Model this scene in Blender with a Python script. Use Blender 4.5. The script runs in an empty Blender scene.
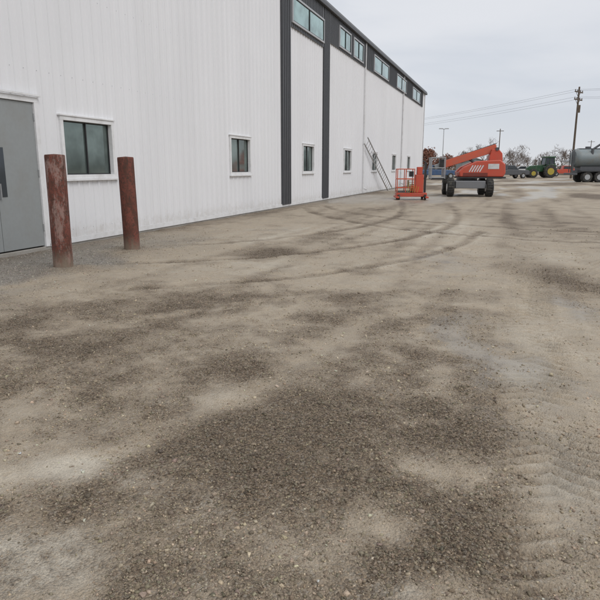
import bpy, math, random
import numpy as np
from mathutils import Vector, Matrix, Euler
rnd = random.Random(7)
rng = np.random.default_rng(11)
C = bpy.context.scene.collection
YAW = math.radians(18.87); CT, ST = math.cos(YAW), math.sin(YAW)

# ------------------------------------------------------------------ materials
def nt(name):
    m = bpy.data.materials.new(name); m.use_nodes = True
    n = m.node_tree; b = n.nodes['Principled BSDF']
    return m, n, b
def N(n, t, **k):
    x = n.nodes.new(t)
    for a, v in k.items():
        if a in x.inputs: x.inputs[a].default_value = v
        else: setattr(x, a, v)
    return x
def noise(n, vec, scale, detail=4, rough=.55, dist=0):
    x = n.nodes.new('ShaderNodeTexNoise')
    x.inputs['Scale'].default_value = scale; x.inputs['Detail'].default_value = detail
    x.inputs['Roughness'].default_value = rough; x.inputs['Distortion'].default_value = dist
    if vec: n.links.new(vec, x.inputs['Vector'])
    return x.outputs['Fac']
def mapr(n, v, a, b, c=0., d=1., smooth=True):
    x = n.nodes.new('ShaderNodeMapRange')
    if smooth: x.interpolation_type = 'SMOOTHSTEP'
    n.links.new(v, x.inputs[0])
    for i, q in enumerate((a, b, c, d)): x.inputs[i+1].default_value = q
    return x.outputs[0]
def math_(n, op, a, b=None):
    x = n.nodes.new('ShaderNodeMath'); x.operation = op
    for i, v in enumerate((a, b)):
        if v is None: continue
        if isinstance(v, (int, float)): x.inputs[i].default_value = v
        else: n.links.new(v, x.inputs[i])
    return x.outputs[0]
def mixc(n, f, a, b, mode='MIX'):
    x = n.nodes.new('ShaderNodeMix'); x.data_type = 'RGBA'; x.blend_type = mode
    for i, v in ((0, f), (6, a), (7, b)):
        if isinstance(v, (int, float)): x.inputs[i].default_value = v
        elif isinstance(v, tuple): x.inputs[i].default_value = v if len(v) == 4 else (*v, 1)
        else: n.links.new(v, x.inputs[i])
    return x.outputs[2]
def bump(n, b, h, strength, dist=.01, prev=None):
    x = n.nodes.new('ShaderNodeBump'); x.inputs['Strength'].default_value = strength
    x.inputs['Distance'].default_value = dist
    n.links.new(h, x.inputs['Height'])
    if prev: n.links.new(prev, x.inputs['Normal'])
    n.links.new(x.outputs[0], b.inputs['Normal']); return x.outputs[0]

def simple(name, col, rough=.6, metal=0., dirt=.25, dirtcol=(.2, .17, .13), scale=3., bmp=.1):
    m, n, b = nt(name)
    tc = N(n, 'ShaderNodeTexCoord').outputs['Object']
    f = noise(n, tc, scale, 4, .65)
    f2 = noise(n, tc, scale*9, 2)
    k = math_(n, 'MULTIPLY', mapr(n, f, .4, .75), dirt)
    c = mixc(n, k, col, dirtcol)
    c = mixc(n, math_(n, 'MULTIPLY', mapr(n, f2, .3, .7), dirt*.4), c, (col[0]*.5, col[1]*.5, col[2]*.5))
    n.links.new(c, b.inputs['Base Color'])
    b.inputs['Roughness'].default_value = rough; b.inputs['Metallic'].default_value = metal
    if bmp: bump(n, b, f2, bmp, .01)
    return m

def mat_wall():
    m, n, b = nt('white_metal_siding')
    tc = N(n, 'ShaderNodeTexCoord').outputs['Object']
    sx = N(n, 'ShaderNodeSeparateXYZ'); n.links.new(tc, sx.inputs[0])
    mp = N(n, 'ShaderNodeMapping'); mp.inputs['Scale'].default_value = (1, 2.2, .12); n.links.new(tc, mp.inputs[0])
    streak = noise(n, mp.outputs[0], 2.2, 4, .6)
    big = noise(n, tc, .35, 3)
    c = mixc(n, mapr(n, streak, .42, .75, 0, .2), (.755, .755, .77), (.64, .635, .635))
    c = mixc(n, mapr(n, big, .35, .7, 0, .35), c, (.68, .68, .70))
    fine = noise(n, tc, 9, 4, .7)
    base = math_(n, 'ADD', sx.outputs[2], math_(n, 'MULTIPLY', math_(n, 'SUBTRACT', fine, .5), .6))
    base = math_(n, 'ADD', base, math_(n, 'MULTIPLY', math_(n, 'SUBTRACT', streak, .5), .5))
    c = mixc(n, mapr(n, base, .0, .45, .4, 0), c, (.40, .36, .30))
    y = math_(n, 'FLOOR', math_(n, 'DIVIDE', sx.outputs[1], .915))
    wn = N(n, 'ShaderNodeTexWhiteNoise'); wn.noise_dimensions = '1D'; n.links.new(y, wn.inputs['W'])
    c = mixc(n, mapr(n, wn.outputs[0], 0, 1, 0, .10, False), c, (.5, .5, .5))
    n.links.new(c, b.inputs['Base Color'])
    b.inputs['Roughness'].default_value = .5
    bump(n, b, noise(n, mp.outputs[0], 1.3, 2), .35, .03)
    return m

def mat_glass(name, col, metal=.55, rough=.07):
    m, n, b = nt(name)
    tc = N(n, 'ShaderNodeTexCoord').outputs['Object']
    f = noise(n, tc, 1.7, 3)
    c = mixc(n, mapr(n, f, .35, .7), col, tuple(v*.6 for v in col))
    n.links.new(c, b.inputs['Base Color'])
    b.inputs['Metallic'].default_value = metal; b.inputs['Roughness'].default_value = rough
    bump(n, b, noise(n, tc, 1.2, 1), .05, .02)
    return m

def mat_bollard():
    m, n, b = nt('rusty_red_paint')
    tc = N(n, 'ShaderNodeTexCoord').outputs['Object']
    mp = N(n, 'ShaderNodeMapping'); mp.inputs['Scale'].default_value = (1, 1, .35); n.links.new(tc, mp.inputs[0])
    f = noise(n, mp.outputs[0], 9, 8, .7, .6)
    f2 = noise(n, tc, 28, 6, .75)
    f3 = noise(n, mp.outputs[0], 6.5, 8, .8, .3)
    c = mixc(n, mapr(n, f, .4, .6), (.085, .030, .018), (.165, .048, .032))
    c = mixc(n, mapr(n, f2, .48, .62, 0, .85), c, (.05, .028, .02))
    sx = N(n, 'ShaderNodeSeparateXYZ'); n.links.new(tc, sx.inputs[0])
    at = N(n, 'ShaderNodeAttribute'); at.attribute_name = 'chalk'
    ch = math_(n, 'ADD', f3, math_(n, 'MULTIPLY', at.outputs['Fac'], .12))
    c = mixc(n, mapr(n, ch, .60, .70, 0, .6), c, (.33, .23, .20))
    z = math_(n, 'ADD', sx.outputs[2], math_(n, 'MULTIPLY', math_(n, 'SUBTRACT', f, .5), .5))
    c = mixc(n, mapr(n, z, 0, .35, .85, 0), c, (.22, .175, .13))
    n.links.new(c, b.inputs['Base Color']); b.inputs['Roughness'].default_value = .8
    bump(n, b, math_(n, 'ADD', f2, f), .7, .008)
    return m

def mat_ground():
    m, n, b = nt('gravel_and_mud')
    tc = N(n, 'ShaderNodeTexCoord').outputs['Object']
    def A(nm):
        a = N(n, 'ShaderNodeAttribute'); a.attribute_name = nm; return a.outputs['Fac']
    dark, pale, gray, wet = A('dark'), A('pale'), A('gray'), A('wet')
    n1 = noise(n, tc, 3.0, 6, .72, .3); n2 = noise(n, tc, 17, 4, .75); n3 = noise(n, tc, 80, 2, .7)
    nf = noise(n, tc, 300, 1, .6)
    def brk(a, k1, k2, k3=0):
        v = math_(n, 'ADD', a, math_(n, 'MULTIPLY', math_(n, 'SUBTRACT', n1, .5), k1))
        v = math_(n, 'ADD', v, math_(n, 'MULTIPLY', math_(n, 'SUBTRACT', n2, .5), k2))
        if k3: v = math_(n, 'ADD', v, math_(n, 'MULTIPLY', math_(n, 'SUBTRACT', n3, .5), k3))
        return v
    dk = mapr(n, brk(dark, 1.1, 1.25, 1.1), .05, .9, 0, 1, False)
    pl = mapr(n, brk(pale, .8, .8), .2, 1.05)
    gr = mapr(n, brk(gray, .6, .6), .2, .9)
    base = mixc(n, mapr(n, n2, .3, .7), (.325, .262, .188), (.435, .365, .278))
    base = mixc(n, mapr(n, n1, .35, .65, 0, .6), base, (.38, .33, .262))
    vo = N(n, 'ShaderNodeTexVoronoi'); vo.inputs['Scale'].default_value = 95; n.links.new(tc, vo.inputs['Vector'])
    vs = N(n, 'ShaderNodeSeparateColor'); n.links.new(vo.outputs['Color'], vs.inputs[0])
    c = mixc(n, pl, base, (.535, .485, .40))
    c = mixc(n, gr, c, mixc(n, vs.outputs[0], (.16, .145, .125), (.41, .38, .34)))
    dcol = mixc(n, mapr(n, vs.outputs[1], .1, 1.), (.088, .060, .037), (.26, .195, .13))
    c = mixc(n, dk, c, dcol)
    c = mixc(n, mapr(n, vs.outputs[2], .8, 1., 0, .5), c, (.40, .36, .30))
    wt = mapr(n, brk(wet, .5, .35), .25, .8)
    c = mixc(n, math_(n, 'MULTIPLY', wt, .35), c, (.17, .15, .12))
    g = mapr(n, nf, .25, .75, .76, 1.2, False)
    hv = N(n, 'ShaderNodeHueSaturation'); n.links.new(c, hv.inputs['Color']); n.links.new(math_(n, 'MULTIPLY', g, mapr(n, n3, .3, .7, .8, 1.17, False)), hv.inputs['Value'])
    n.links.new(hv.outputs[0], b.inputs['Base Color'])
    n.links.new(math_(n, 'SUBTRACT', mapr(n, dk, 0, 1, .9, .72, False), math_(n, 'MULTIPLY', wt, .52)), b.inputs['Roughness'])
    b.inputs['Specular IOR Level'].default_value = .45
    h = math_(n, 'SUBTRACT', math_(n, 'MULTIPLY', n3, .8), math_(n, 'MULTIPLY', vo.outputs['Distance'], .6))
    amt = math_(n, 'ADD', math_(n, 'MAXIMUM', dark, gray), .35)
    h = math_(n, 'ADD', math_(n, 'MULTIPLY', h, amt), math_(n, 'MULTIPLY', n2, .9))
    h = math_(n, 'MULTIPLY', h, math_(n, 'SUBTRACT', 1.0, math_(n, 'MULTIPLY', math_(n, 'MINIMUM', wet, 1.0), .6)))
    bump(n, b, h, .85, .022)
    return m

def mat_pebble():
    m, n, b = nt('crushed_stone')
    a = N(n, 'ShaderNodeAttribute'); a.attribute_name = 'tone'
    tc = N(n, 'ShaderNodeTexCoord').outputs['Object']
    f = noise(n, tc, 150, 1)
    hv = N(n, 'ShaderNodeHueSaturation'); n.links.new(a.outputs['Color'], hv.inputs['Color'])
    n.links.new(mapr(n, f, .3, .7, .75, 1.2, False), hv.inputs['Value'])
    n.links.new(hv.outputs[0], b.inputs['Base Color']); b.inputs['Roughness'].default_value = .85
    b.inputs['Specular IOR Level'].default_value = .3
    return m

# ------------------------------------------------------------------ mesh builder
class B:
    def __init__(s): s.v = []; s.f = []
    def box(s, c, sz, rot=None):
        o = len(s.v); R = rot or Matrix.Identity(3)
        for dx in (-.5, .5):
            for dy in (-.5, .5):
                for dz in (-.5, .5):
                    s.v.append(tuple(Vector(c)+R @ Vector((dx*sz[0], dy*sz[1], dz*sz[2]))))
        for q in ((0, 1, 3, 2), (4, 6, 7, 5), (0, 4, 5, 1), (2, 3, 7, 6), (0, 2, 6, 4), (1, 5, 7, 3)):
            s.f.append(tuple(o+i for i in q)); 
        return s
    def b2(s, x0, x1, y0, y1, z0, z1):
        return s.box(((x0+x1)/2, (y0+y1)/2, (z0+z1)/2), (x1-x0, y1-y0, z1-z0))
    def cyl(s, p0, p1, r0, r1=None, n=12, caps=True):
        r1 = r0 if r1 is None else r1
        p0, p1 = Vector(p0), Vector(p1); d = (p1-p0).normalized()
        a = d.orthogonal().normalized(); bb = d.cross(a); o = len(s.v)
        for p, r in ((p0, r0), (p1, r1)):
            for i in range(n):
                t = 2*math.pi*i/n
                s.v.append(tuple(p+a*(r*math.cos(t))+bb*(r*math.sin(t))))
        for i in range(n):
            j = (i+1) % n; s.f.append((o+i, o+j, o+n+j, o+n+i))
        if caps:
            s.f.append(tuple(o+n-1-i for i in range(n))); s.f.append(tuple(o+n+i for i in range(n)))
        return s
    def prism(s, prof, y0, y1):   # profile in xz extruded along y
        o = len(s.v); n = len(prof)
        for y in (y0, y1):
            for x, z in prof: s.v.append((x, y, z))
        for i in range(n):
            j = (i+1) % n; s.f.append((o+i, o+j, o+n+j, o+n+i))
        s.f.append(tuple(o+n-1-i for i in range(n))); s.f.append(tuple(o+n+i for i in range(n)))
        return s
    def wheel(s, c, r, w, axis=(1, 0, 0), n=22):
        c = Vector(c); ax = Vector(axis)
        s.cyl(c-ax*w*.5, c-ax*w*.36, r*.9, r, n); s.cyl(c-ax*w*.36, c+ax*w*.36, r, r, n, False); s.cyl(c+ax*w*.36, c+ax*w*.5, r, r*.9, n)
        a = ax.orthogonal().normalized(); q = ax.cross(a)
        for i in range(n):
            t = 2*math.pi*i/n; dd = a*math.cos(t)+q*math.sin(t)
            R = Matrix((ax, dd, ax.cross(dd))).transposed()
            s.box(c+dd*r*1.01, (w*.8, r*.07, r*.12), R)
        return s
    def make(s, name, mat, parent=None, bevel=0, smooth=False, loc=None):
        me = bpy.data.meshes.new(name); me.from_pydata(s.v, [], s.f); me.update()
        me.materials.append(mat)
        ob = bpy.data.objects.new(name, me); C.objects.link(ob)
        if parent: ob.parent = parent
        if loc: ob.location = loc
        if bevel:
            md = ob.modifiers.new('bevel', 'BEVEL'); md.width = bevel; md.segments = 2; md.limit_method = 'ANGLE'
        if smooth:
            for p in me.polygons: p.use_smooth = True
            try:
                me.set_sharp_from_angle(angle=math.radians(40))
            except Exception: pass
        return ob
def empty(name, loc=(0, 0, 0), rz=0, sc=1):
    e = bpy.data.objects.new(name, None); C.objects.link(e); e.location = loc; e.rotation_euler = (0, 0, rz); e.scale = (sc,)*3
    return e

M_wall = mat_wall()
M_trim = simple('white_trim', (.74, .74, .745), .5, dirt=.25)
M_char = simple('charcoal_metal', (.075, .078, .085), .5, dirt=.15, dirtcol=(.15, .15, .15))
M_char2 = simple('grey_metal', (.17, .175, .185), .5, dirt=.15)
M_lgrey = simple('light_grey_metal', (.42, .43, .45), .5, dirt=.15)
M_glass = mat_glass('window_glass', (.20, .25, .235), .6)
M_glass2 = mat_glass('tinted_glass', (.38, .54, .52), .8)
M_vglass = mat_glass('vehicle_glass', (.05, .06, .07), .3)
M_door = simple('grey_door_paint', (.27, .285, .285), .5, dirt=.2, scale=2)
M_conc = simple('concrete', (.33, .31, .28), .9, dirt=.5, scale=5, bmp=.4)
M_black = simple('black_plastic', (.02, .02, .022), .55, dirt=.1)
M_rub = simple('tyre_rubber', (.025, .025, .025), .85, dirt=.55, dirtcol=(.16, .14, .11), scale=6)
M_red = simple('orange_red_paint', (.52, .075, .04), .45, dirt=.4, dirtcol=(.3, .12, .08))
M_oran = simple('orange_paint', (.56, .11, .055), .5, dirt=.35)
M_green = simple('green_paint', (.012, .065, .025), .4, dirt=.3)
M_yel = simple('yellow_paint', (.42, .33, .04), .5, dirt=.35)
M_tank = simple('tank_grey_paint', (.20, .235, .245), .5, dirt=.5, scale=1.5)
M_steel = simple('galvanised_steel', (.4, .41, .42), .45, .5, dirt=.3)
M_alu = simple('aluminium', (.5, .5, .5), .4, .7, dirt=.2)
M_wood = simple('weathered_pole_wood', (.10, .075, .055), .9, dirt=.4, scale=4)
M_blue = simple('blue_paint', (.04, .09, .19), .45, dirt=.35)
M_wht = simple('white_paint', (.6, .6, .6), .4, dirt=.3)
M_twig = simple('bare_twigs', (.13, .095, .075), .95, dirt=.3, scale=.5)
M_rustleaf = simple('rusty_oak_leaves', (.17, .062, .038), .9, dirt=.4, scale=1.2)

# ------------------------------------------------------------------ terrain functions
def vn(x, y, seed):
    xi = np.floor(x).astype(np.int64); yi = np.floor(y).astype(np.int64)
    fx = x-xi; fy = y-yi; fx = fx*fx*(3-2*fx); fy = fy*fy*(3-2*fy)
    def h(a, b_):
        k = (a*374761393+b_*668265263+seed*1442695041) & 0x7fffffff
        k = ((k ^ (k >> 13))*1274126177) & 0x7fffffff
        return ((k ^ (k >> 16)) & 0xffff)/65535.
    return (h(xi, yi)*(1-fx)+h(xi+1, yi)*fx)*(1-fy)+(h(xi, yi+1)*(1-fx)+h(xi+1, yi+1)*fx)*fy
def fbm(x, y, f, o, seed, g=.55):
    t = 0; a = 1; s = 0
    for i in range(o):
        t = t+a*vn(x*f+i*17.3, y*f-i*9.1, seed+i); s += a; a *= g; f *= 2.03
    return t/s
def blob(s, d, cs, cd, rs, rd):
    q = ((s-cs)/rs)**2+((d-cd)/rd)**2
    return np.exp(-q*.75)
def pdist(x, y, pts):
    r = np.full(x.shape, 1e9)
    for (ax, ay), (bx, by) in zip(pts[:-1], pts[1:]):
        vx, vy = bx-ax, by-ay
        t = np.clip(((x-ax)*vx+(y-ay)*vy)/(vx*vx+vy*vy), 0, 1)
        r = np.minimum(r, np.hypot(x-ax-t*vx, y-ay-t*vy))
    return r
def smooth_path(p, k=3):
    for _ in range(k):
        q = [p[0]]
        for a, b_ in zip(p[:-1], p[1:]):
            q += [(a[0]*.75+b_[0]*.25, a[1]*.75+b_[1]*.25), (a[0]*.25+b_[0]*.75, a[1]*.25+b_[1]*.75)]
        p = q+[p[-1]]
    return p
DARK = [(-1.56, 4.7, 1.0, .95, .75), (-2.6, 5.5, .8, .9, .5), (-.78, 6.6, 1.2, .8, .6), (.85, 5.15, .6, .9, .75),
        (.55, 3.05, .7, .5, 1.05), (.12, 2.2, .55, .42, 1.0), (.75, 2.3, .35, .5, .95), (-1.45, 3.5, .75, .5, .7),
        (-.45, 2.75, .5, .4, .6), (-1.35, 2.75, .45, .3, .35),
        (7, 17, 1.5, 3, .5), (-.6, 2.3, .4, .3, .35), (.1, 4.2, .8, .6, .5), (-3.0, 8.2, .8, .8, .3), (3.0, 1.9, 1.2, .8, .6), (-3, 2, 1, 1, .5),
        (.9, 3.9, .45, .6, .55)]
DARK0 = [(-.55, 10.5, .40, .55, 1.5), (3.5, 7.9, .42, 1.2, 1.1), (3.1, 6.6, .3, .6, .6)]
PALE = [(1.5, 4.7, .3, .8, .6), (2.2, 5.2, .45, 1.3, .45), (1.3, 2.7, .3, .8, .4),  # first blob paints the wet lane's sheen as pale ground colour
        (3, 13.5, 3.6, 3, .4), (-.9, 8.8, 1.3, .7, .35), (1.8, 7.9, 1.3, 1.3, .3), (4.4, 10, 1.2, 2.5, .35), (-.5, 12.5, 2.5, 1.6, .35), (-.9, 2.6, .5, .2, .3)]
PALE0 = [(-1.02, 2.02, .22, .2, 1.6), (.29, 1.86, .11, .08, 1.2), (-.42, 2.33, .12, .11, .6)]
WET = [(1.5, 4.9, .32, 1.2, 1.2), (2.3, 9.5, .7, 1.8, .6), (3.5, 30, 5, 7, .7), (-.4, 14.5, 1.2, 1.0, .5), (1.1, 2.9, .15, .7, .7), (2.9, 5.8, .3, 1.0, .8)]
ARCS = [([(.2, 22.5), (.4, 20), (1.4, 16.6), (2.8, 14), (4.8, 12.4), (6.5, 11.6), (9, 10.9)], .15),
        ([(.9, 24), (1.3, 21), (2.4, 18.2), (4.0, 15.9), (6.2, 14.2), (9, 13)], .15),
        ([(-2.8, 9.2), (-.6, 9.9), (2, 12), (4.5, 16.5), (6, 24)], .12), ([(-3.2, 11.2), (-1, 12.0), (1.2, 14.4), (3.3, 19), (4.5, 27)], .12),
        ([(-2.2, 7.2), (0, 7.9), (2.6, 10.5), (4.2, 14)], .11)]
BAND = [(.55, 5.7), (.25, 5.0), (-.35, 3.85), (-.9, 3.05), (-1.6, 2.45), (-2.6, 1.9)]
def ground_fn(X, Y):
    wx = X+(fbm(X, Y, 1.1, 4, 5)-.5)*1.3; wy = Y+(fbm(X, Y, 1.1, 4, 9)-.5)*1.3
    s = wx*CT+wy*ST; d = -wx*ST+wy*CT
    s0 = X*CT+Y*ST; d0 = -X*ST+Y*CT
    s1 = s0+(s-s0)*.35; d1 = d0+(d-d0)*.35
    dark = np.zeros_like(X); pale = np.zeros_like(X); wet = np.zeros_like(X)
    for c in DARK: dark = dark+c[4]*blob(s, d, *c[:4])*(1-np.clip(dark, 0, 1)*.6)
    for c in PALE: pale = np.maximum(pale, c[4]*blob(s, d, *c[:4]))
    for c in PALE0: pale = np.maximum(pale, c[4]*blob(s1, d1, *c[:4]))
    for c in WET: wet = np.maximum(wet, c[4]*blob(s, d, *c[:4]))
    big = fbm(X, Y, .45, 5, 21); mid = fbm(X, Y, 1.8, 5, 31, .65); st0 = fbm(X*1.5+Y*.1, Y*.35, 1., 5, 45, .62)
    near = np.clip((9.5-d0)/3, 0, 1)
    dark = dark*(.30+1.2*mid)+near*(.10+(mid-.5)*1.4+(st0-.5)*1.1)
    dark = np.clip(dark, 0, 1.1)
    far = np.clip((d0-9)/8, 0, 1)
    st = fbm(X*1.6, Y*.16, 1., 5, 41)
    dark += far*np.clip((st-.52)*3., 0, .7)*.7 + (1-near)*np.clip((mid-.50)*1.6, 0, .35)
    pale += far*np.clip((.5-st)*1.8, 0, .4) + np.clip((.45-big)*1.0, 0, .2)+near*np.clip((.43-mid)*1.2, 0, .25)  # far pale streaks paint puddle and wet sheen into the colour
    out = np.clip((np.abs(s0)-2.2*d0*.3-2.5)/2, 0, 1)*np.clip((9-d0)/3, 0, 1)
    dark += out*np.clip((big-.45)*3, 0, .8)
    def band(x0, w): return np.exp(-((X-x0+.10*np.sin(Y*.35))/w)**2)
    nz = fbm(X, Y, .8, 3, 51)
    lane = np.clip((X+.02)/.35, 0, 1)*np.clip((9-d0)/2, 0, 1)*np.clip((d0-2.2)/.6, .35, 1)
    dark *= 1-.62*lane*np.clip(1.35-mid, 0, 1)
    for c in DARK0: dark = np.maximum(dark, c[4]*blob(s1, d1, *c[:4])*(.6+.8*mid))
    hole = blob(s1, d1, -.55, 10.5, .4, .5)
    t1 = band(.36, .27)*np.clip(1.5-nz, 0, 1); t2 = band(1.15, .24)
    t3 = np.exp(-(pdist(s0+(nz-.5)*.3, d0+(mid-.5)*.15, BAND)/.15)**2)*np.clip(1.4-mid, 0, 1)
    dark = dark*(1-.55*t1)*(1-.75*t3)*(1-.3*t2); pale += .15*t1*np.clip((7-d0)/3, 0, 1)+.2*t3+.1*t2*np.clip((7-d0)/3, 0, 1)
    dark += .5*band(.22, .34)*np.clip((d0-8)/3, 0, 1)*np.clip((nz-.3)*3, 0, 1)*np.clip((40-d0)/20, 0, 1)
    h = (fbm(X, Y, 1.2, 3, 61)-.5)*.04+(fbm(X, Y, 7, 3, 71)-.5)*.024
    h += (fbm(X, Y, 24, 2, 81)-.5)*.015*(.5+np.clip(dark, 0, 1))
    h -= .02*t1+.016*t2+.018*t3+.04*hole
    for x0, w, a, per in ((.36, .25, 1., .11), (1.12, .23, .9, .125), (-.55, .2, .35, .1), (2.25, .22, .8, .125), (2.95, .22, .7, .125)):
        xx = X-x0+.10*np.sin(Y*.35)+(nz-.5)*.1
        inside = 1/(1+np.exp((np.abs(xx)-w)*50))
        bars = np.clip(np.sin((Y+np.abs(xx)*.6+(nz-.5)*.2)*2*math.pi/per)*1.9-.4, -1, 1)
        am = np.clip((fbm(X, Y, 1.7, 4, 91, .6)-.36)*5, 0, 1)*np.clip((14-d0)/5, 0, 1)
        h += a*.013*bars*inside*am; pale += a*.14*bars*inside*am; dark += a*.16*np.clip(-bars, 0, 1)*inside*am
        h += a*.012*np.exp(-((np.abs(xx)-w-.04)/.035)**2)*np.clip((14-d0)/5, 0, 1)*nz
    for arc, w in ARCS:
        q = pdist(s0+(nz-.5)*.15, d0+(nz-.5)*.15, smooth_path(arc)); e = np.exp(-(q/w)**4)*np.clip(mid*1.6+.05, 0, 1)
        h -= .018*e; dark += .48*e; e2 = np.exp(-((q-w*1.7)/(w*.55))**2); h += .008*e2; pale += .16*e2
    for x0 in (-4.6, -3.9, -2.9, -2.1, -1.1, 1.9, 2.6, 3.8, 4.6):
        xx = X-x0-.25*np.sin(Y*.13+x0*3); e = np.exp(-(xx/.13)**2)*np.clip((d0-6)/4, 0, 1)*np.clip((60-d0)/30, 0, 1)*np.clip(fbm(X, Y, .35, 3, int(200+x0*10))*3-1.1, 0, 1)
        dark += .30*e; h -= .01*e; pale += .1*np.exp(-((np.abs(xx)-.24)/.09)**2)*np.clip((d0-6)/4, 0, 1)*np.clip((60-d0)/30, 0, 1)
    gray = np.clip((-5.3-X+(fbm(X, Y, .9, 4, 14)-.5)*2.2)/1.2, 0, 1)*np.clip((15-Y)/7, .0, 1)*.8
    gray = np.maximum(gray, .85*blob(s, d, -4.3, 6.3, 1.1, 1.3))
    dark = dark*(1-.5*gray)
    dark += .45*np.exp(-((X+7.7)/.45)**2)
    for bx, by in ((-6.0, 7.0), (-6.2, 9.0)):
        r = np.hypot(X-bx, Y-by); h += .06*np.exp(-(r/.45)**2); dark += .35*np.exp(-(r/.5)**2)
    h *= np.clip(1-(d0-60)/60, 0, 1)
    fy = np.clip((d0-24)/6, 0, 1)*np.clip((140-d0)/60, 0, 1)
    bl = fbm(X*.5, Y*.14, 1., 5, 101)
    dark += fy*np.clip((bl-.49)*4.5, 0, .9); pale += fy*np.clip((.48-bl)*5, 0, .8)  # pale share paints the sheen of the far puddles below
    wet = wet+fy*np.clip((.5-bl)*5, 0, .8)
    return np.clip(dark, 0, 1.1), np.clip(pale, 0, 1.2), gray, h, wet

def spaced(start, end, step, grow):
    r = [start]; st = step; sg = 1 if end > start else -1
    while (r[-1]-end)*sg < 0:
        r.append(r[-1]+sg*st); st *= grow
    return r
def make_ground():
    sc = np.array(sorted(set(np.round(np.concatenate([np.arange(-3, 3.001, .025), spaced(3, 2500, .03, 1.03)[1:], spaced(-3, -2500, .03, 1.03)[1:]]), 4))))
    dc = np.array(sorted(set(np.round(np.concatenate([np.arange(1.2, 7.001, .02), spaced(7, 3500, .022, 1.016)[1:], spaced(1.2, -300, .04, 1.12)[1:]]), 4))))
    S, Dd = np.meshgrid(sc, dc)
    X = (S*CT-Dd*ST).ravel(); Y = (S*ST+Dd*CT).ravel()
    dark, pale, gray, h, wet = ground_fn(X, Y)
    me = bpy.data.meshes.new('ground')
    nv = X.size; nc = sc.size; nr = dc.size
    co = np.stack([X, Y, h], 1).astype(np.float32)
    idx = np.arange(nv).reshape(nr, nc)
    q = np.stack([idx[:-1, :-1], idx[:-1, 1:], idx[1:, 1:], idx[1:, :-1]], -1).reshape(-1, 4)
    me.vertices.add(nv); me.vertices.foreach_set('co', co.ravel())
    me.loops.add(q.size); me.loops.foreach_set('vertex_index', q.ravel().astype(np.int32))
    me.polygons.add(len(q)); me.polygons.foreach_set('loop_start', (np.arange(len(q))*4).astype(np.int32))
    me.polygons.foreach_set('use_smooth', np.ones(len(q), bool))
    me.update(calc_edges=True)
    for nm, a in (('dark', dark), ('pale', pale), ('gray', gray), ('wet', wet)):
        at = me.attributes.new(nm, 'FLOAT', 'POINT'); at.data.foreach_set('value', a.astype(np.float32))
    me.materials.append(mat_ground())
    ob = bpy.data.objects.new('ground', me); C.objects.link(ob)
make_ground()

def make_gravel(n=330000):
    d = np.exp(rng.uniform(math.log(1.1), math.log(15), n)); s = rng.uniform(-1, 1, n)*(d*.6+.8)
    k = 12000
    bx = rng.normal(-6.3, .9, k); by = rng.normal(7.8, 1.7, k)
    X = np.concatenate([s*CT-d*ST, bx]); Y = np.concatenate([s*ST+d*CT, by])
    dd = -X*ST+Y*CT
    dark, pale, gray, h, wet = ground_fn(X, Y)
    cl = fbm(X, Y, 5, 3, 7)
    prob = np.clip(.08+dark*.75+gray*.7-pale*.35+(cl-.5)*1.0, .02, 1)
    keep = (rng.uniform(0, 1, X.size) < prob) & (X > -7.75)
    X, Y, dd, dark, pale, gray, h = [a[keep] for a in (X, Y, dd, dark, pale, gray, h)]
    n = X.size
    r = np.exp(rng.normal(math.log(.0026), .48, n))*(.75+.26*np.sqrt(dd)); r = np.clip(r, .0014, .012)
    cube = np.array([[x, y, z] for x in (-1, 1) for y in (-1, 1) for z in (-1, 1)], float)*.75
    V = cube[None]+rng.uniform(-.45, .45, (n, 8, 3))
    V *= (rng.uniform(.55, 1.25, (n, 1, 3)))*r[:, None, None]; V[:, :, 2] *= .8
    a = rng.uniform(0, 6.28, n); ca, sa = np.cos(a)[:, None], np.sin(a)[:, None]
    t = rng.uniform(-.6, .6, n); ct, st = np.cos(t)[:, None], np.sin(t)[:, None]
    x, y, z = V[..., 0], V[..., 1], V[..., 2]
    x, z = x*ct-z*st, x*st+z*ct
    x, y = x*ca-y*sa, x*sa+y*ca
    P = np.stack([x+X[:, None], y+Y[:, None], z+(h+r*.1)[:, None]], -1).astype(np.float32)
    F = np.array([(0, 1, 3, 2), (4, 6, 7, 5), (0, 4, 5, 1), (2, 3, 7, 6), (0, 2, 6, 4), (1, 5, 7, 3)])
    q = (F[None]+(np.arange(n)*8)[:, None, None]).reshape(-1, 4)
    me = bpy.data.meshes.new('gravel')
    me.vertices.add(n*8); me.vertices.foreach_set('co', P.ravel())
    me.loops.add(q.size); me.loops.foreach_set('vertex_index', q.ravel().astype(np.int32))
    me.polygons.add(len(q)); me.polygons.foreach_set('loop_start', (np.arange(len(q))*4).astype(np.int32))
    me.update(calc_edges=True)
    base = np.array([.38, .31, .225])[None]*np.ones((n, 1))
    base = base*(1-.54*np.clip(dark, 0, 1))[:, None]
    base = base*(1-gray[:, None])+np.array([.28, .26, .23])*gray[:, None]
    val = np.exp(rng.normal(0, .28, n)); val[rng.uniform(0, 1, n) < .04] *= 1.5
    base = np.clip(base*val[:, None]*(1+rng.normal(0, .03, (n, 3))), .03, .55)
    col = np.ones((n, 8, 4), np.float32); col[:, :, :3] = base[:, None, :]
    at = me.attributes.new('tone', 'FLOAT_COLOR', 'POINT'); at.data.foreach_set('color', col.ravel())
    me.materials.append(mat_pebble())
    ob = bpy.data.objects.new('gravel', me); C.objects.link(ob)
make_gravel()

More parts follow.
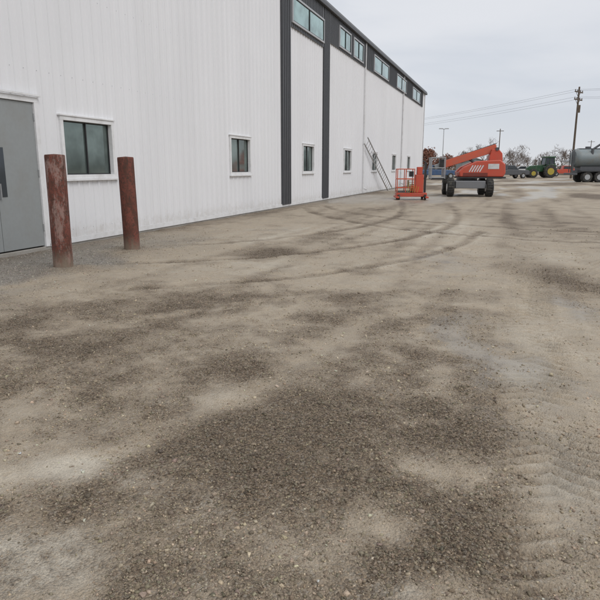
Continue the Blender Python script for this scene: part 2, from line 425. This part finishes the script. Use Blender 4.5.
# ------------------------------------------------------------------ industrial building
WX = -7.88
bld = empty('industrial_building')
Y0, Y1, ZT = -12., 58.6, 8.12
lowwin = [(9.4, 10.95), (16.6, 18.1), (23.3, 24.8), (29.75, 31.25), (36.3, 37.8), (42.9, 44.4), (49.6, 51.1)]
WZ0, WZ1 = 1.27, 2.37
door = (6.82, 8.78, 0.1, 2.55)
opens = [(a, b_, WZ0, WZ1) for a, b_ in lowwin]+[door]
def rib(y):
    t = (y % .305)/.305; 
    if t < .06: return 0.026*t/.06
    if t < .16: return .026
    if t < .22: return .026*(.22-t)/.06
    u = abs(t-.61)
    if u < .05: return .006
    return 0
ys = set()
k = math.floor(Y0/.305)
while k*.305 < Y1:
    for t in (0, .06, .16, .22, .555, .56, .66, .665):
        y = (k+t)*.305
        if Y0 <= y <= Y1: ys.add(round(y, 4))
    k += 1
for o in opens: ys.add(o[0]); ys.add(o[1])
ys |= {Y0, Y1}
ys = sorted(ys); zs = sorted({.1, WZ0, WZ1, 2.55, ZT})
w = B(); id_ = {}
def vid(i, j):
    if (i, j) not in id_:
        id_[(i, j)] = len(w.v); w.v.append((WX+rib(ys[i]+1e-5), ys[i], zs[j]))
    return id_[(i, j)]
for i in range(len(ys)-1):
    for j in range(len(zs)-1):
        yc, zc = (ys[i]+ys[i+1])/2, (zs[j]+zs[j+1])/2
        if any(o[0] < yc < o[1] and o[2] < zc < o[3] for o in opens): continue
        w.f.append((vid(i, j), vid(i+1, j), vid(i+1, j+1), vid(i, j+1)))
w.make('siding', M_wall, bld)
B().b2(-46, WX-.002, Y1-.12, Y1-.01, 0, ZT).b2(-46, WX-.002, Y0+.01, Y0+.12, 0, ZT).b2(-46.1, -46, Y0, Y1, 0, ZT).make('end_walls', M_trim, bld)
B().b2(WX-.35, WX+.012, Y0, door[0]-.07, -.3, .098).b2(WX-.35, WX+.012, door[1]+.07, Y1+.02, -.3, .098).b2(WX-.35, WX+.03, door[0]-.07, door[1]+.07, -.3, .06).make('footing', M_conc, bld, .01)
B().b2(WX+.014, WX+.036, Y0, door[0]-.1, .05, .15).b2(WX+.014, WX+.036, door[1]+.1, Y1, .05, .15).make('base_flashing', M_trim, bld)
rf = B(); rf.prism([(WX+.16, 8.2), (WX+.16, 8.28), (-27, 9.9), (-46.3, 8.28), (-46.3, 8.2), (-27, 9.82)], Y0-.2, Y1+.25)
rf.make('roof', M_char2, bld)
B().b2(WX+.03, WX+.2, Y0-.2, Y1+.28, 8.03, 8.19).make('gutter', M_char, bld, .02)
B().b2(WX+.031, WX+.06, 26.95, 57.0, 6.8, 8.02).b2(WX+.031, WX+.06, 21.85, 26.0, 6.45, 8.02).make('clerestory_band', M_char, bld)
cr = B()
for a, b_, z0 in ((26.95, 57., 6.8), (21.86, 26., 6.45)):
    y = a+.1
    while y < b_-.05: cr.b2(WX+.061, WX+.08, y-.02, y+.02, z0+.02, 8.0); y += .2
cr.make('band_ribs', M_char, bld)
st = B()
for a, b_ in ((20.92, 21.84), (26.02, 26.93)):
    st.b2(WX+.03, WX+.05, a, b_, .12, 8.02)
    for q in range(5):
        y = a+.09+q*(b_-a-.18)/4; st.b2(WX+.051, WX+.085, y-.04, y+.04, .12, 8.02)
st.make('charcoal_stripes', M_char, bld)
st = B()
for a, b_ in ((20.92, 21.84), (26.02, 26.93)):
    for q in (0, 1, 2, 3):
        y = a+.09+(q+.5)*(b_-a-.18)/4; st.b2(WX+.051, WX+.056, y-.03, y+.03, .12, 8.02)
st.make('stripe_valleys', M_char2, bld)
B().b2(WX-.06, WX+.05, Y1-.002, Y1+.05, .1, 8.02).b2(WX+.03, WX+.045, Y1-.16, Y1-.004, .16, 8.02).make('corner_trim', M_trim, bld)
sw = B()
y = 0.
while y < 20:
    for z in (.3, 3.1, 4.6, 6.1):
        sw.cyl((WX, y+.09, z), (WX+.006, y+.09, z), .007, n=5)
    y += .305
sw.make('siding_screws', M_lgrey, bld)

def window(y0, y1, z0, z1, name, framemat, glassmat, proud=.05, rec=-.06, t=.055, mull=(.5,), trim=True):
    e = empty(name); e.parent = bld
    f = B(); xa, xb = WX+rec-.03, WX+proud
    f.b2(xa, xb, y0-.02, y1+.02, z1-t, z1+.02).b2(xa, xb, y0-.02, y1+.02, z0-.02, z0+t)
    f.b2(xa, xb, y0-.02, y0+t, z0+t, z1-t).b2(xa, xb, y1-t, y1+.02, z0+t, z1-t)
    if trim: f.b2(xa, xb+.03, y0-.06, y1+.06, z0-.06, z0-.0205).b2(xa, xb+.02, y0-.05, y1+.05, z1+.0205, z1+.05)
    f.make('frame', framemat, e, .004)
    g = B().b2(WX+rec-.01, WX+rec, y0+t+.001, y1-t-.001, z0+t+.001, z1-t-.001); g.make('glass', glassmat, e)
    m = B()
    for q in mull:
        y = y0+(y1-y0)*q; m.b2(WX+rec+.001, WX+rec+.03, y-.014, y+.014, z0+t+.002, z1-t-.002)
    a, b_, c, d = y0+t, y1-t, z0+t, z1-t; g_ = .022
    m.b2(WX+rec+.002, WX+rec+.02, a, a+g_, c, d).b2(WX+rec+.002, WX+rec+.02, b_-g_, b_, c, d)
    m.b2(WX+rec+.002, WX+rec+.021, a+g_, b_-g_, c, c+g_).b2(WX+rec+.002, WX+rec+.021, a+g_, b_-g_, d-g_, d)
    m.make('sash', M_black, e)
for a, b_ in lowwin: window(a, b_, WZ0, WZ1, 'window', M_trim, M_glass, mull=(.5,))
for a, b_ in ((28.4, 30.5), (31.1, 33.2), (36.0, 40.4), (43.5, 47.5), (50.8, 55.0)):
    window(a, b_, 6.9, 7.8, 'clerestory_window', M_lgrey, M_glass2, .12, .09, .05, (.5,), False)
window(21.95, 25.9, 6.6, 7.5, 'clerestory_window', M_lgrey, M_glass2, .12, .09, .05, (.5,), False)
de = empty('double_door'); de.parent = bld
f = B(); xa, xb = WX-.05, WX+.05
f.b2(xa, xb, door[0]-.06, door[0]+.03, .06, door[3]).b2(xa, xb, door[1]-.03, door[1]+.06, .06, door[3]).b2(xa, xb, door[0]-.06, door[1]+.06, door[3]+.0, door[3]+.09)
f.make('frame', M_trim, de, .004)
f = B()
for a, b_ in ((door[0]+.035, 7.795), (7.805, door[1]-.035)): f.b2(WX-.03, WX+.015, a, b_, .085, door[3]-.006)
f.make('leaves', M_door, de, .003)
f = B().b2(WX+.0155, WX+.02, 7.84, 7.99, .98, 1.78).b2(WX+.0155, WX+.02, 7.60, 7.75, .98, 1.78); f.make('lites', M_vglass, de)
f = B()
for z in (.35, 1.3, 2.25): f.cyl((WX+.025, door[1]-.034, z), (WX+.025, door[1]-.034, z+.12), .011)
f.b2(WX+.018, WX+.06, 7.82, 7.838, .95, 1.2); f.make('hardware', M_steel, de)
B().b2(WX+.051, WX+.10, door[0]-.1, door[1]+.1, door[3]+.1, door[3]+.13).make('drip_cap', M_trim, de)
dsp = B()
for y in (33.9, 46.6):
    dsp.b2(WX+.03, WX+.11, y-.045, y+.045, .35, 8.02); dsp.box((WX+.17, y, .3), (.22, .1, .09), Euler((0, .5, 0)).to_matrix())
dsp.make('downspouts', M_trim, bld, .01)

# ------------------------------------------------------------------ bollards
MB = mat_bollard()
def bollard(x, y, h, r, chalk, lean):
    b = B(); n = 40
    rings = [(r, -.3), (r, 0), (r, .05), (r, h*.3), (r, h*.5), (r, h*.75), (r, h-.03), (r*.985, h-.008), (r*.94, h)]
    for i, (rr, z) in enumerate(rings):
        for k in range(n):
            t = 2*math.pi*k/n; j = 1+.008*math.sin(3*t+z*4)-.05*math.exp(-((t-2.2)/.35)**2-((z-.9)/.3)**2); b.v.append((rr*j*math.cos(t), rr*j*math.sin(t), z))
    for i in range(len(rings)-1):
        for k in range(n):
            q = (k+1) % n; b.f.append((i*n+k, i*n+q, (i+1)*n+q, (i+1)*n+k))
    o = (len(rings)-1)*n; c = len(b.v); b.v.append((0, 0, h+.012))
    for k in range(n): b.f.append((o+k, o+(k+1) % n, c))
    ob = b.make('bollard', MB, smooth=True); ob.location = (x, y, 0); ob.rotation_euler = (lean[0], lean[1], rnd.random()*6)
    at = ob.data.attributes.new('chalk', 'FLOAT', 'POINT'); at.data.foreach_set('value', [chalk]*len(ob.data.vertices))
bollard(-6.0, 7.0, 1.63, .136, 1.0, (.0, .01)); bollard(-6.2, 9.0, 1.63, .136, -.4, (-.01, -.012))

# ------------------------------------------------------------------ ladder leaning along the wall
l = B(); p0, p1 = Vector((-7.35, 39.9, .03)), Vector((-7.70, 33.9, 2.95)); ax = (p1-p0).normalized()
sd = Vector((.35, 0, 1)).cross(ax).normalized().cross(ax).normalized()*.2
for s_ in (-1, 1): l.cyl(p0+sd*s_, p1+sd*s_, .035, n=6)
nr = 20
for i in range(1, nr): q = p0.lerp(p1, i/nr); l.cyl(q-sd, q+sd, .02, n=6)
l.make('ladder', M_alu)

# ------------------------------------------------------------------ boom lift
bl = empty('boom_lift', (-2.15, 34.0, 0), YAW*.6)
B().b2(-.75, .75, -1.5, 1.5, .42, .8).b2(-1.0, 1.0, -1.35, -1.1, .42, .58).b2(-1.0, 1.0, 1.1, 1.35, .42, .58).cyl((0, 0, .8), (0, 0, .98), .55, n=24).make('chassis', M_char2, bl, .03)
wh = B(); hub = B()
for x in (-.98, .98):
    for y in (-1.22, 1.22):
        wh.wheel((x, y, .46), .46, .34); hub.cyl((x-.19, y, .46), (x+.19, y, .46), .2, n=14)
wh.make('wheels', M_rub, bl); hub.make('hubs', M_wht, bl)
hp = [(-.5, 1.0), (1.7, 1.0), (1.8, 1.2), (1.76, 1.65), (1.5, 1.86), (.35, 1.8), (-.3, 1.5), (-.55, 1.25)]
B().prism(hp, -1.0, -.36).prism(hp, .36, 1.0).make('engine_hoods', M_red, bl, .05)
B().b2(-.55, 1.75, -.35, .35, 1.0, 1.25).prism([(1.0, 1.26), (1.78, 1.26), (1.7, 2.2), (1.5, 2.42), (1.15, 2.42), (1.05, 2.0)], -.34, .34).make('turntable', M_red, bl, .03)
g = B()
for i in range(5): g.box((.05+i*.13, -1.004, 1.42), (.06, .012, .38), Euler((0, .5, 0)).to_matrix())
g.b2(.9, 1.45, -1.012, -1.001, 1.4, 1.66); g.make('vents_and_decals', M_wht, bl)
g = B()
for i in range(6): g.b2(-.35, 0.9, -1.008, -1.0005, 1.04+i*.03, 1.052+i*.03)
g.b2(-.6, 1.82, -1.03, -.3, .93, .998).b2(-.6, 1.82, .3, 1.03, .93, .998); g.make('grille_and_skirt', M_black, bl)
ba, bb_ = Vector((1.42, -.0, 2.5)), Vector((-1.3, 0, 1.62))
def beam(b, a, c, w, h):
    a, c = Vector(a), Vector(c); d = (c-a).normalized(); y = Vector((0, 1, 0)); y = (y-d*y.dot(d)).normalized()
    b.box((a+c)/2, ((c-a).length, w, h), Matrix((d, y, d.cross(y))).transposed())
b = B(); beam(b, ba, bb_, .3, .38); b.make('boom_base', M_oran, bl, .02)
b = B(); b.cyl((1.42, -.38, 2.42), (1.42, .38, 2.42), .09); b.cyl((1.0, .0, 1.3), (.0, 0, 1.95), .07)
for k_ in (-.1, .1): beam(b, ba+Vector((0, k_-.02, .22)), bb_+Vector((.1, k_-.02, .22)), .03, .03)
b.make('pins_and_hose_track', M_char, bl)
b = B(); beam(b, ba.lerp(bb_, .98), ba.lerp(bb_, 1.15), .22, .26); b.make('boom_fly', M_steel, bl, .02)
bk = B()
X0, X1, Y0_, Y1_ = -1.95, -1.25, -.85, .85
for z in (.95, 1.45, 1.98):
    for a, c in (((X0, Y0_), (X1, Y0_)), ((X1, Y0_), (X1, Y1_)), ((X1, Y1_), (X0, Y1_)), ((X0, Y1_), (X0, Y0_))):
        bk.cyl((a[0], a[1], z), (c[0], c[1], z), .025, n=6)
for x in (X0, X1):
    for y in (Y0_, -.3, .3, Y1_): bk.cyl((x, y, .9), (x, y, 1.98), .025, n=6)
bk.make('basket_rails', M_steel, bl)
B().b2(X0, X1, Y0_, Y1_, .85, .92).b2(-1.5, -1.24, -.3, .3, 1.5, 1.9).make('basket_floor_and_console', M_black, bl, .01)

# ------------------------------------------------------------------ personnel lift (red, on outriggers)
pl_ = empty('personnel_lift', (-4.35, 28.9, 0), YAW*.8)
b = B().b2(-.7, .7, -.42, .42, .14, .32).b2(-.75, -.6, -.7, .7, .08, .16).b2(.6, .75, -.7, .7, .08, .16)
b.make('base_frame', M_red, pl_, .02)
b = B()
for x in (-.6, .6):
    for y in (-.5, .5): b.wheel((x, y, .12), .12, .09)
b.make('wheels', M_rub, pl_)
b = B().b2(.18, .55, -.2, .2, .33, 1.15).b2(.24, .49, -.15, .15, 1.15, 1.5).b2(-.05, .16, -.3, .3, .33, .65); b.make('mast', M_red, pl_, .02)
b = B()
for z in (.55, .95, 1.4):
    for a, c in (((-.68, -.38), (.1, -.38)), ((.1, -.38), (.1, .38)), ((.1, .38), (-.68, .38)), ((-.68, .38), (-.68, -.38))):
        b.cyl((a[0], a[1], z), (c[0], c[1], z), .022, n=6)
for x in (-.68, -.29, .1):
    for y in (-.38, .38): b.cyl((x, y, .35), (x, y, 1.4), .022, n=6)
b.make('guard_rails', M_oran, pl_)
b = B().b2(-.66, .08, -.36, .36, .36, .4).b2(-.1, .08, -.2, .2, 1.05, 1.3).b2(.6, .68, -.1, .1, .33, 1.7).cyl((.64, 0, 1.7), (.5, 0, 1.78), .03); b.make('deck_and_controls', M_black, pl_)
b = B()
for k in range(5): b.cyl((-.2+k*.11, -.44, .34), (-.14+k*.11, -.445, .8-.05*k), .012, n=5)
b.make('hoses', M_yel, pl_)

# ------------------------------------------------------------------ farm tractor (side on)
tr = empty('tractor', (4.55, 100., 0), YAW)
b = B(); b.wheel((.95, -.95, .95), .95, .5, (0, 1, 0)); b.wheel((.95, .95, .95), .95, .5, (0, 1, 0)); b.wheel((-1.55, -.85, .65), .65, .4, (0, 1, 0)); b.wheel((-1.55, .85, .65), .65, .4, (0, 1, 0))
b.make('wheels', M_rub, tr)
b = B()
for y in (-1.21, 1.21): b.cyl((.95, y-.01, .95), (.95, y+.01, .95), .5, n=20); b.cyl((-1.55, y*.87-.01, .65), (-1.55, y*.87+.01, .65), .33, n=20)
b.make('rims', M_yel, tr)
B().prism([(-2.3, .9), (.1, .9), (.1, 1.95), (-1.9, 1.75), (-2.3, 1.5)], -.42, .42).prism([(.1, 1.0), (1.8, 1.0), (1.9, 1.9), (1.2, 2.05), (.4, 1.9), (.1, 1.5)], -.8, .8).make('body', M_green, tr, .05)
B().prism([(.15, 1.96), (1.6, 1.96), (1.5, 2.95), (.3, 2.95)], -.72, .72).make('cab_glass', M_vglass, tr)
b = B().b2(.15, 1.7, -.85, .85, 2.96, 3.15)
for x0, x1 in ((.13, .28), (1.62, 1.52), (.85, .85)):
    for y in (-.74, .74): b.cyl((x0, y, 1.95), (x1, y, 2.96), .05, n=6)
b.make('cab_roof_and_posts', M_green, tr, .02)
B().cyl((-.6, -.3, 1.8), (-.6, -.3, 2.9), .07).make('exhaust', M_black, tr)

# ------------------------------------------------------------------ tank truck
tk = empty('tank_truck', (6.1, 70., 0), YAW*.9)
b = B(); n = 28; L0, L1 = .0, 6.0
prof = [(L0-.0, .3), (L0+.05, .8), (L0+.25, .98), (L0+.5, 1.0), (L1-.5, 1.0), (L1-.2, .96), (L1, .6)]
for x, k in prof:
    for i in range(n):
        t = 2*math.pi*i/n; b.v.append((x, 1.12*k*math.cos(t), 2.45+.95*k*math.sin(t)))
for j in range(len(prof)-1):
    for i in range(n):
        q = (i+1) % n; b.f.append((j*n+i, j*n+q, (j+1)*n+q, (j+1)*n+i))
b.f.append(tuple(range(n))); b.f.append(tuple(len(b.v)-1-i for i in range(n)))
b.make('tank', M_tank, tk, smooth=True)
b = B().b2(.2, 9.2, -.45, .45, .95, 1.2).b2(.6, 5.4, -.7, .7, 1.2, 1.6).b2(-.35, .2, -1.1, 1.1, .75, .95)
for x in (1.5, 3., 4.5): b.cyl((x, 0, 3.3), (x, 0, 3.62), .28, n=14)
b.b2(.5, 5.5, -.35, .35, 3.38, 3.44); b.make('frame_and_hatches', M_char, tk, .02)
b = B()
for x in (1.2, 2.45): 
    for y in (-.95, .95): b.wheel((x, y, .53), .53, .55, (0, 1, 0))
for y in (-1.0, 1.0): b.wheel((8.4, y, .53), .53, .32, (0, 1, 0))
b.make('wheels', M_rub, tk)
b = B()
for x in (1.2, 2.45, 8.4):
    for y in (-1.2, 1.2): b.cyl((x, y, .53), (x, y+.04*(1 if y > 0 else -1), .53), .28, n=16)
b.make('hubs', M_steel, tk)
B().prism([(6.3, 1.0), (9.6, 1.0), (9.65, 1.9), (8.2, 2.1), (7.9, 3.0), (6.3, 3.05)], -1.15, 1.15).make('cab', M_wht, tk, .08)
B().prism([(6.7, 2.1), (8.05, 2.12), (7.85, 2.85), (6.7, 2.85)], -1.17, 1.17).make('cab_windows', M_vglass, tk)
b = B(); b.cyl((-.1, -.6, 1.2), (-.1, -.6, 3.3), .05); b.cyl((-.15, .3, 1.0), (-.15, .3, 3.2), .04)
for i in range(8): b.cyl((-.1, -.6, 1.3+i*.25), (-.1, -.2, 1.3+i*.25), .025, n=5)
b.cyl((-.1, -.2, 1.2), (-.1, -.2, 3.3), .05); b.cyl((1.6, -.9, 3.3), (5.4, -1.4, 6.1), .11, .08); b.cyl((1.6, -.9, 2.6), (1.6, -.9, 3.35), .14)
b.make('ladder_and_loading_boom', M_char, tk)
b = B().b2(.5, 3.2, -1.27, -.62, 1.12, 1.16).b2(.5, 3.2, .62, 1.27, 1.12, 1.16).b2(3.9, 5.6, -1.15, -.7, .55, 1.15); b.make('fenders_and_toolbox', M_char2, tk, .02)

# ------------------------------------------------------------------ pickup trucks
def pickup(x, y, rz, mat):
    e = empty('pickup_truck', (x, y, 0), rz)
    B().prism([(-2.9, .5), (2.85, .5), (2.9, .95), (2.75, 1.12), (1.25, 1.2), (.75, 1.22), (-.75, 1.25), (-.85, 1.2), (-2.9, 1.2)], -.95, .95).make('body', mat, e, .06)
    B().prism([(-.85, 1.22), (1.2, 1.2), (.45, 1.83), (-.7, 1.85)], -.84, .84).make('cab', mat, e, .05)
    B().prism([(-.7, 1.3), (.95, 1.28), (.38, 1.74), (-.6, 1.76)], -.86, .86).make('side_windows', M_vglass, e)
    B().box((.86, 0, 1.53), (.03, 1.45, .72), Euler((0, math.radians(-50), 0)).to_matrix()).make('windshield', M_vglass, e)
    B().b2(-2.75, -.95, -.8, .8, 1.16, 1.21).b2(2.86, 2.95, -.9, .9, .5, .72).b2(-3.0, -2.88, -.9, .9, .5, .7).make('bed_and_bumpers', M_black, e)
    b = B(); h = B()
    for xx in (-1.85, 1.85):
        for yy in (-.85, .85): b.wheel((xx, yy, .4), .4, .27, (0, 1, 0)); h.cyl((xx, yy-.15, .4), (xx, yy+.15, .4), .22, n=14)
    b.make('wheels', M_rub, e); h.make('hubs', M_steel, e)
pickup(-.2, 92, YAW+.3, M_char)
pickup(-9.6, 85, YAW+.15, M_blue)
pickup(9.5, 118, YAW-.2, M_red)
pickup(2.2, 125, YAW+2.9, M_wht)

def pile(name, x, y, r, h, mat, seed):
    q = random.Random(seed); b = B(); n = 26; m = 9
    for j in range(m+1):
        t = j/m
        for i in range(n):
            a = 2*math.pi*i/n; rr = r*(1-t)*(1+.18*math.sin(2*a+seed)+.08*q.uniform(-1, 1))
            b.v.append((x+rr*math.cos(a)*1.6, y+rr*math.sin(a), h*(1-(1-t)**1.5)*(1+.05*q.uniform(-1, 1)) if j else -.1))
    for j in range(m):
        for i in range(n): k = (i+1) % n; b.f.append((j*n+i, j*n+k, (j+1)*n+k, (j+1)*n+i))
    b.make(name, mat)
pile('gravel_pile', -6., 150, 4, 2.0, M_conc, 1); pile('soil_pile', 14., 140, 5, 1.6, M_wood, 2)
ps = empty('pallet_stack', (-6.6, 46, 0), .1)
b = B()
for k in range(4):
    z = k*.15
    for i in range(6): b.b2(-.6, .6, -.6+i*.22, -.5+i*.22, z+.10, z+.125)
    for x in (-.55, 0, .55): b.b2(x-.05, x+.05, -.6, .6, z+.0, z+.0985)
b.make('pallets', simple('pallet_wood', (.28, .2, .12), .9), ps)

# ------------------------------------------------------------------ utility poles, wires, lamps
tops = []
def pole(x, y, h, rz=0, name='utility_pole'):
    b = B(); b.cyl((0, 0, -.3), (0, 0, h), .17, .11, 12)
    for z in (h-.7, h-1.7):
        b.box((0, 0, z), (2.6, .12, .14)); 
        for s_ in (-1, 1): b.cyl((0, .07, z-.6), (s_*.8, .07, z-.02), .03, n=6)
        for xx in (-1.2, -.5, .5, 1.2): b.cyl((xx, 0, z+.05), (xx, 0, z+.28), .05, .07, 8)
    b.cyl((.35, 0, h-3.4), (.35, 0, h-2.4), .25, n=14)
    ob = b.make(name, M_wood, smooth=False); ob.location = (x, y, 0); ob.rotation_euler = (0, 0, rz)
    c, s_ = math.cos(rz), math.sin(rz)
    tops.append([Vector((x+xx*c, y+xx*s_, h-.45-k)) for k, xx in ((0, -1.2), (0, .5), (1, -1.2), (1, 1.2))])
pole(-62, 175, 12.4, 1.1); pole(8.3, 95, 12.4, 1.1); pole(46, 55, 12.4, 1.1)
b = B()
for A_, Bb in ((0, 1), (1, 2)):
    for p, q in zip(tops[A_], tops[Bb]):
        prev = p
        for i in range(1, 25):
            t = i/24; c = p.lerp(q, t)-Vector((0, 0, 1.3*4*t*(1-t))); b.cyl(prev, c, .013, n=4, caps=False); prev = c
b.make('power_lines', M_char2)
def lamp(x, y, h, r, arm):
    b = B(); b.cyl((0, 0, -.2), (0, 0, h), r, r*.6, 10); b.cyl((0, 0, 0), (0, 0, .5), r*2, r*1.6, 10)
    for s_ in (-1, 1): b.cyl((0, 0, h-.15), (s_*arm, 0, h), .05, n=6); b.box((s_*(arm+.25), 0, h), (.7, .35, .14))
    ob = b.make('street_lamp', M_steel); ob.location = (x, y, 0); ob.rotation_euler = (0, 0, YAW)
lamp(-12.3, 120, 8.7, .09, .3)
b = B(); b.cyl((0, 0, -.2), (0, 0, 8.6), .11, .07, 8); b.box((0, 0, 8.2), (1.3, .1, .1)); ob = b.make('utility_pole', M_wood); ob.location = (-2.2, 122, 0)
b = B(); b.cyl((0, 0, -.2), (0, 0, 9), .13, .08, 8); b.box((0, 0, 8.6), (1.8, .1, .1)); ob = b.make('utility_pole', M_wood); ob.location = (21, 190, 0)

# ------------------------------------------------------------------ trees
def tree(x, y, h, spread, seed, mat=M_twig, leaves=None, levels=5, name='bare_tree'):
    q = random.Random(seed); b = B(); lf = B()
    def br(p, d, L, r, lv):
        segs = 3; 
        for i in range(segs):
            d2 = (d+Vector((q.uniform(-1, 1), q.uniform(-1, 1), q.uniform(-.3, .6)))*.16).normalized()
            p2 = p+d2*L/segs; r2 = r*(1-.13*(i+1)); b.cyl(p, p2, r*(1-.13*i), r2, 4 if lv < 4 else 5, False); p, d = p2, d2
            if lv <= levels-1 and lv > 0 and i > 0 or (lv == levels and i > 0):
                for _ in range(2):
                    a = q.uniform(0, 6.28); o = d.orthogonal().normalized(); o.rotate(Matrix.Rotation(a, 3, d))
                    nd = (d*q.uniform(.5, .9)+o*q.uniform(.5, .95)*spread+Vector((0, 0, .15))).normalized()
                    if lv > 0: br(p, nd, L*q.uniform(.55, .8), max(r2*.6, .016), lv-1)
        if lv <= 1 and leaves:
            for _ in range(7):
                c = p+Vector((q.gauss(0, .3), q.gauss(0, .3), q.gauss(0, .25))); s_ = q.uniform(.08, .2)
                a = Vector((q.uniform(-1, 1), q.uniform(-1, 1), q.uniform(-1, 1))).normalized()*s_; c2 = a.orthogonal().normalized()*s_
                o = len(lf.v); lf.v += [tuple(c+a), tuple(c+c2), tuple(c-a), tuple(c-c2)]; lf.f.append((o, o+1, o+2, o+3))
    br(Vector((0, 0, -.1)), Vector((0, 0, 1)), h*.36, h*.022, levels)
    if leaves:
        e = empty(name, (x, y, 0)); b.make('branches', mat, e); lf.make('foliage', leaves, e)
    else:
        ob = b.make(name, mat); ob.location = (x, y, 0)
tree(-6.0, 150, 9.5, 1.15, 3); tree(1.5, 175, 7.2, 1.1, 5); tree(13.5, 180, 8, 1.1, 8); tree(-1.5, 190, 8.5, 1.1, 9)
tree(-16.0, 128, 6.6, 1.2, 12, leaves=M_rustleaf, levels=4, name='oak_tree')
tree(-13.2, 134, 5.4, 1.2, 13, leaves=M_rustleaf, levels=4, name='oak_tree')
def treeline():
    tw = B(); q = random.Random(4)
    def clump(x, y, h, w, n):
        for _ in range(n):
            u = q.random()**.8; z = h*u; rr = w*math.sqrt(max(0, 1-(u-.45)**2/.34))*q.random()
            a = q.uniform(0, 6.28); c = Vector((x+rr*math.cos(a), y+rr*math.sin(a), z))
            d = Vector((q.gauss(0, .5), q.gauss(0, .5), 1)).normalized()*q.uniform(.5, 1.6); s_ = d.orthogonal().normalized()*q.uniform(.04, .11)
            s_.rotate(Matrix.Rotation(q.uniform(0, 3.14), 3, d.normalized()))
            o = len(tw.v); tw.v += [tuple(c-s_), tuple(c+s_), tuple(c+d)]; tw.f.append((o, o+1, o+2))
    x = -160
    while x < 260:
        y = 290+q.uniform(-40, 50); h = q.uniform(3.5, 8.5)*(1 if q.random() > .15 else 1.3); clump(x, y, h, h*q.uniform(.4, .7), 330); x += q.uniform(1.2, 4.2)
    tw.make('distant_tree_line', M_twig)
    t2 = B()
    x = -170
    def c2(x, y, h, w, n):
        for _ in range(n):
            u = q.random(); c = Vector((x+q.gauss(0, w*.5), y+q.gauss(0, w*.5), h*u)); s_ = q.uniform(.2, .5)
            a = Vector((q.uniform(-1, 1), q.uniform(-1, 1), q.uniform(-1, 1))).normalized()*s_; e_ = a.orthogonal().normalized()*s_
            o = len(t2.v); t2.v += [tuple(c+a), tuple(c+e_), tuple(c-a), tuple(c-e_)]; t2.f.append((o, o+1, o+2, o+3))
    while x < 260:
        c2(x, 270+q.uniform(-10, 40), q.uniform(1.5, 3.4), 3.5, 130); x += q.uniform(1.5, 4)
    t2.make('distant_hedgerow', M_twig)
treeline()
def shed(x, y, w, l, h, mat, nm):
    e = empty(nm, (x, y, 0), YAW)
    B().prism([(-w/2, 0), (w/2, 0), (w/2, h), (0, h+w*.14), (-w/2, h)], -l/2, l/2).make('walls', mat, e)
    B().prism([(-w/2-.3, h-.02), (0, h+w*.14+.03), (w/2+.3, h-.02), (w/2+.3, h+.12), (0, h+w*.14+.2), (-w/2-.3, h+.12)], -l/2-.3, l/2+.3).make('roof', M_char2, e)
    B().b2(-w*.3, w*.1, -l/2-.04, -l/2-.01, 0, h*.8).make('door', M_char, e)
shed(26, 235, 14, 10, 3.6, M_trim, 'farm_shed'); shed(-12, 215, 9, 8, 3.2, M_tank, 'farm_shed')

# ------------------------------------------------------------------ light & sky
SUN_EL, SUN_AZ = 42., 118.   # azimuth clockwise from +Y
w = bpy.data.worlds.new('World'); bpy.context.scene.world = w; w.use_nodes = True
n = w.node_tree; bg = n.nodes['Background']
sky = N(n, 'ShaderNodeTexSky'); sky.sky_type = 'NISHITA'; sky.sun_disc = False
sky.sun_elevation = math.radians(SUN_EL); sky.sun_rotation = math.radians(SUN_AZ)
tc = N(n, 'ShaderNodeTexCoord').outputs['Generated']
sx = N(n, 'ShaderNodeSeparateXYZ'); n.links.new(tc, sx.inputs[0])
mp = N(n, 'ShaderNodeMapping'); mp.inputs['Scale'].default_value = (1, 1, 3.2); n.links.new(tc, mp.inputs[0])
cn = noise(n, mp.outputs[0], 2.2, 5, .5, .3)
cloud = mixc(n, mapr(n, cn, .36, .66), (6.2, 6.6, 7.3), (7.9, 8.05, 8.45))
grad = mapr(n, sx.outputs[2], .35, 1., 0, 1)
cloud = mixc(n, grad, cloud, (11.3, 11.5, 11.8))
hz = mapr(n, sx.outputs[2], 0, .12, .6, 0)
cloud = mixc(n, hz, cloud, (7.7, 7.8, 8.05))
cc = mixc(n, .93, sky.outputs[0], cloud)
n.links.new(cc, bg.inputs['Color']); bg.inputs['Strength'].default_value = .1
sl = bpy.data.lights.new('sun', 'SUN'); sl.energy = 1.25; sl.angle = math.radians(30); sl.color = (1, .975, .94)
so = bpy.data.objects.new('sun', sl); C.objects.link(so)
az, el = math.radians(SUN_AZ), math.radians(SUN_EL)
sv = Vector((math.sin(az)*math.cos(el), math.cos(az)*math.cos(el), math.sin(el)))
so.rotation_euler = sv.to_track_quat('Z', 'Y').to_euler()

cam = bpy.data.cameras.new('camera'); co = bpy.data.objects.new('camera', cam); C.objects.link(co)
co.location = (0, 0, 1.45); co.rotation_euler = (math.radians(90)-math.atan(.22), 0, YAW)
cam.sensor_width = 36; cam.lens = 36; cam.clip_start = .05; cam.clip_end = 6000
bpy.context.scene.camera = co
vs = bpy.context.scene.view_settings
vs.view_transform = 'Standard'; vs.look = 'None'; vs.exposure = 0
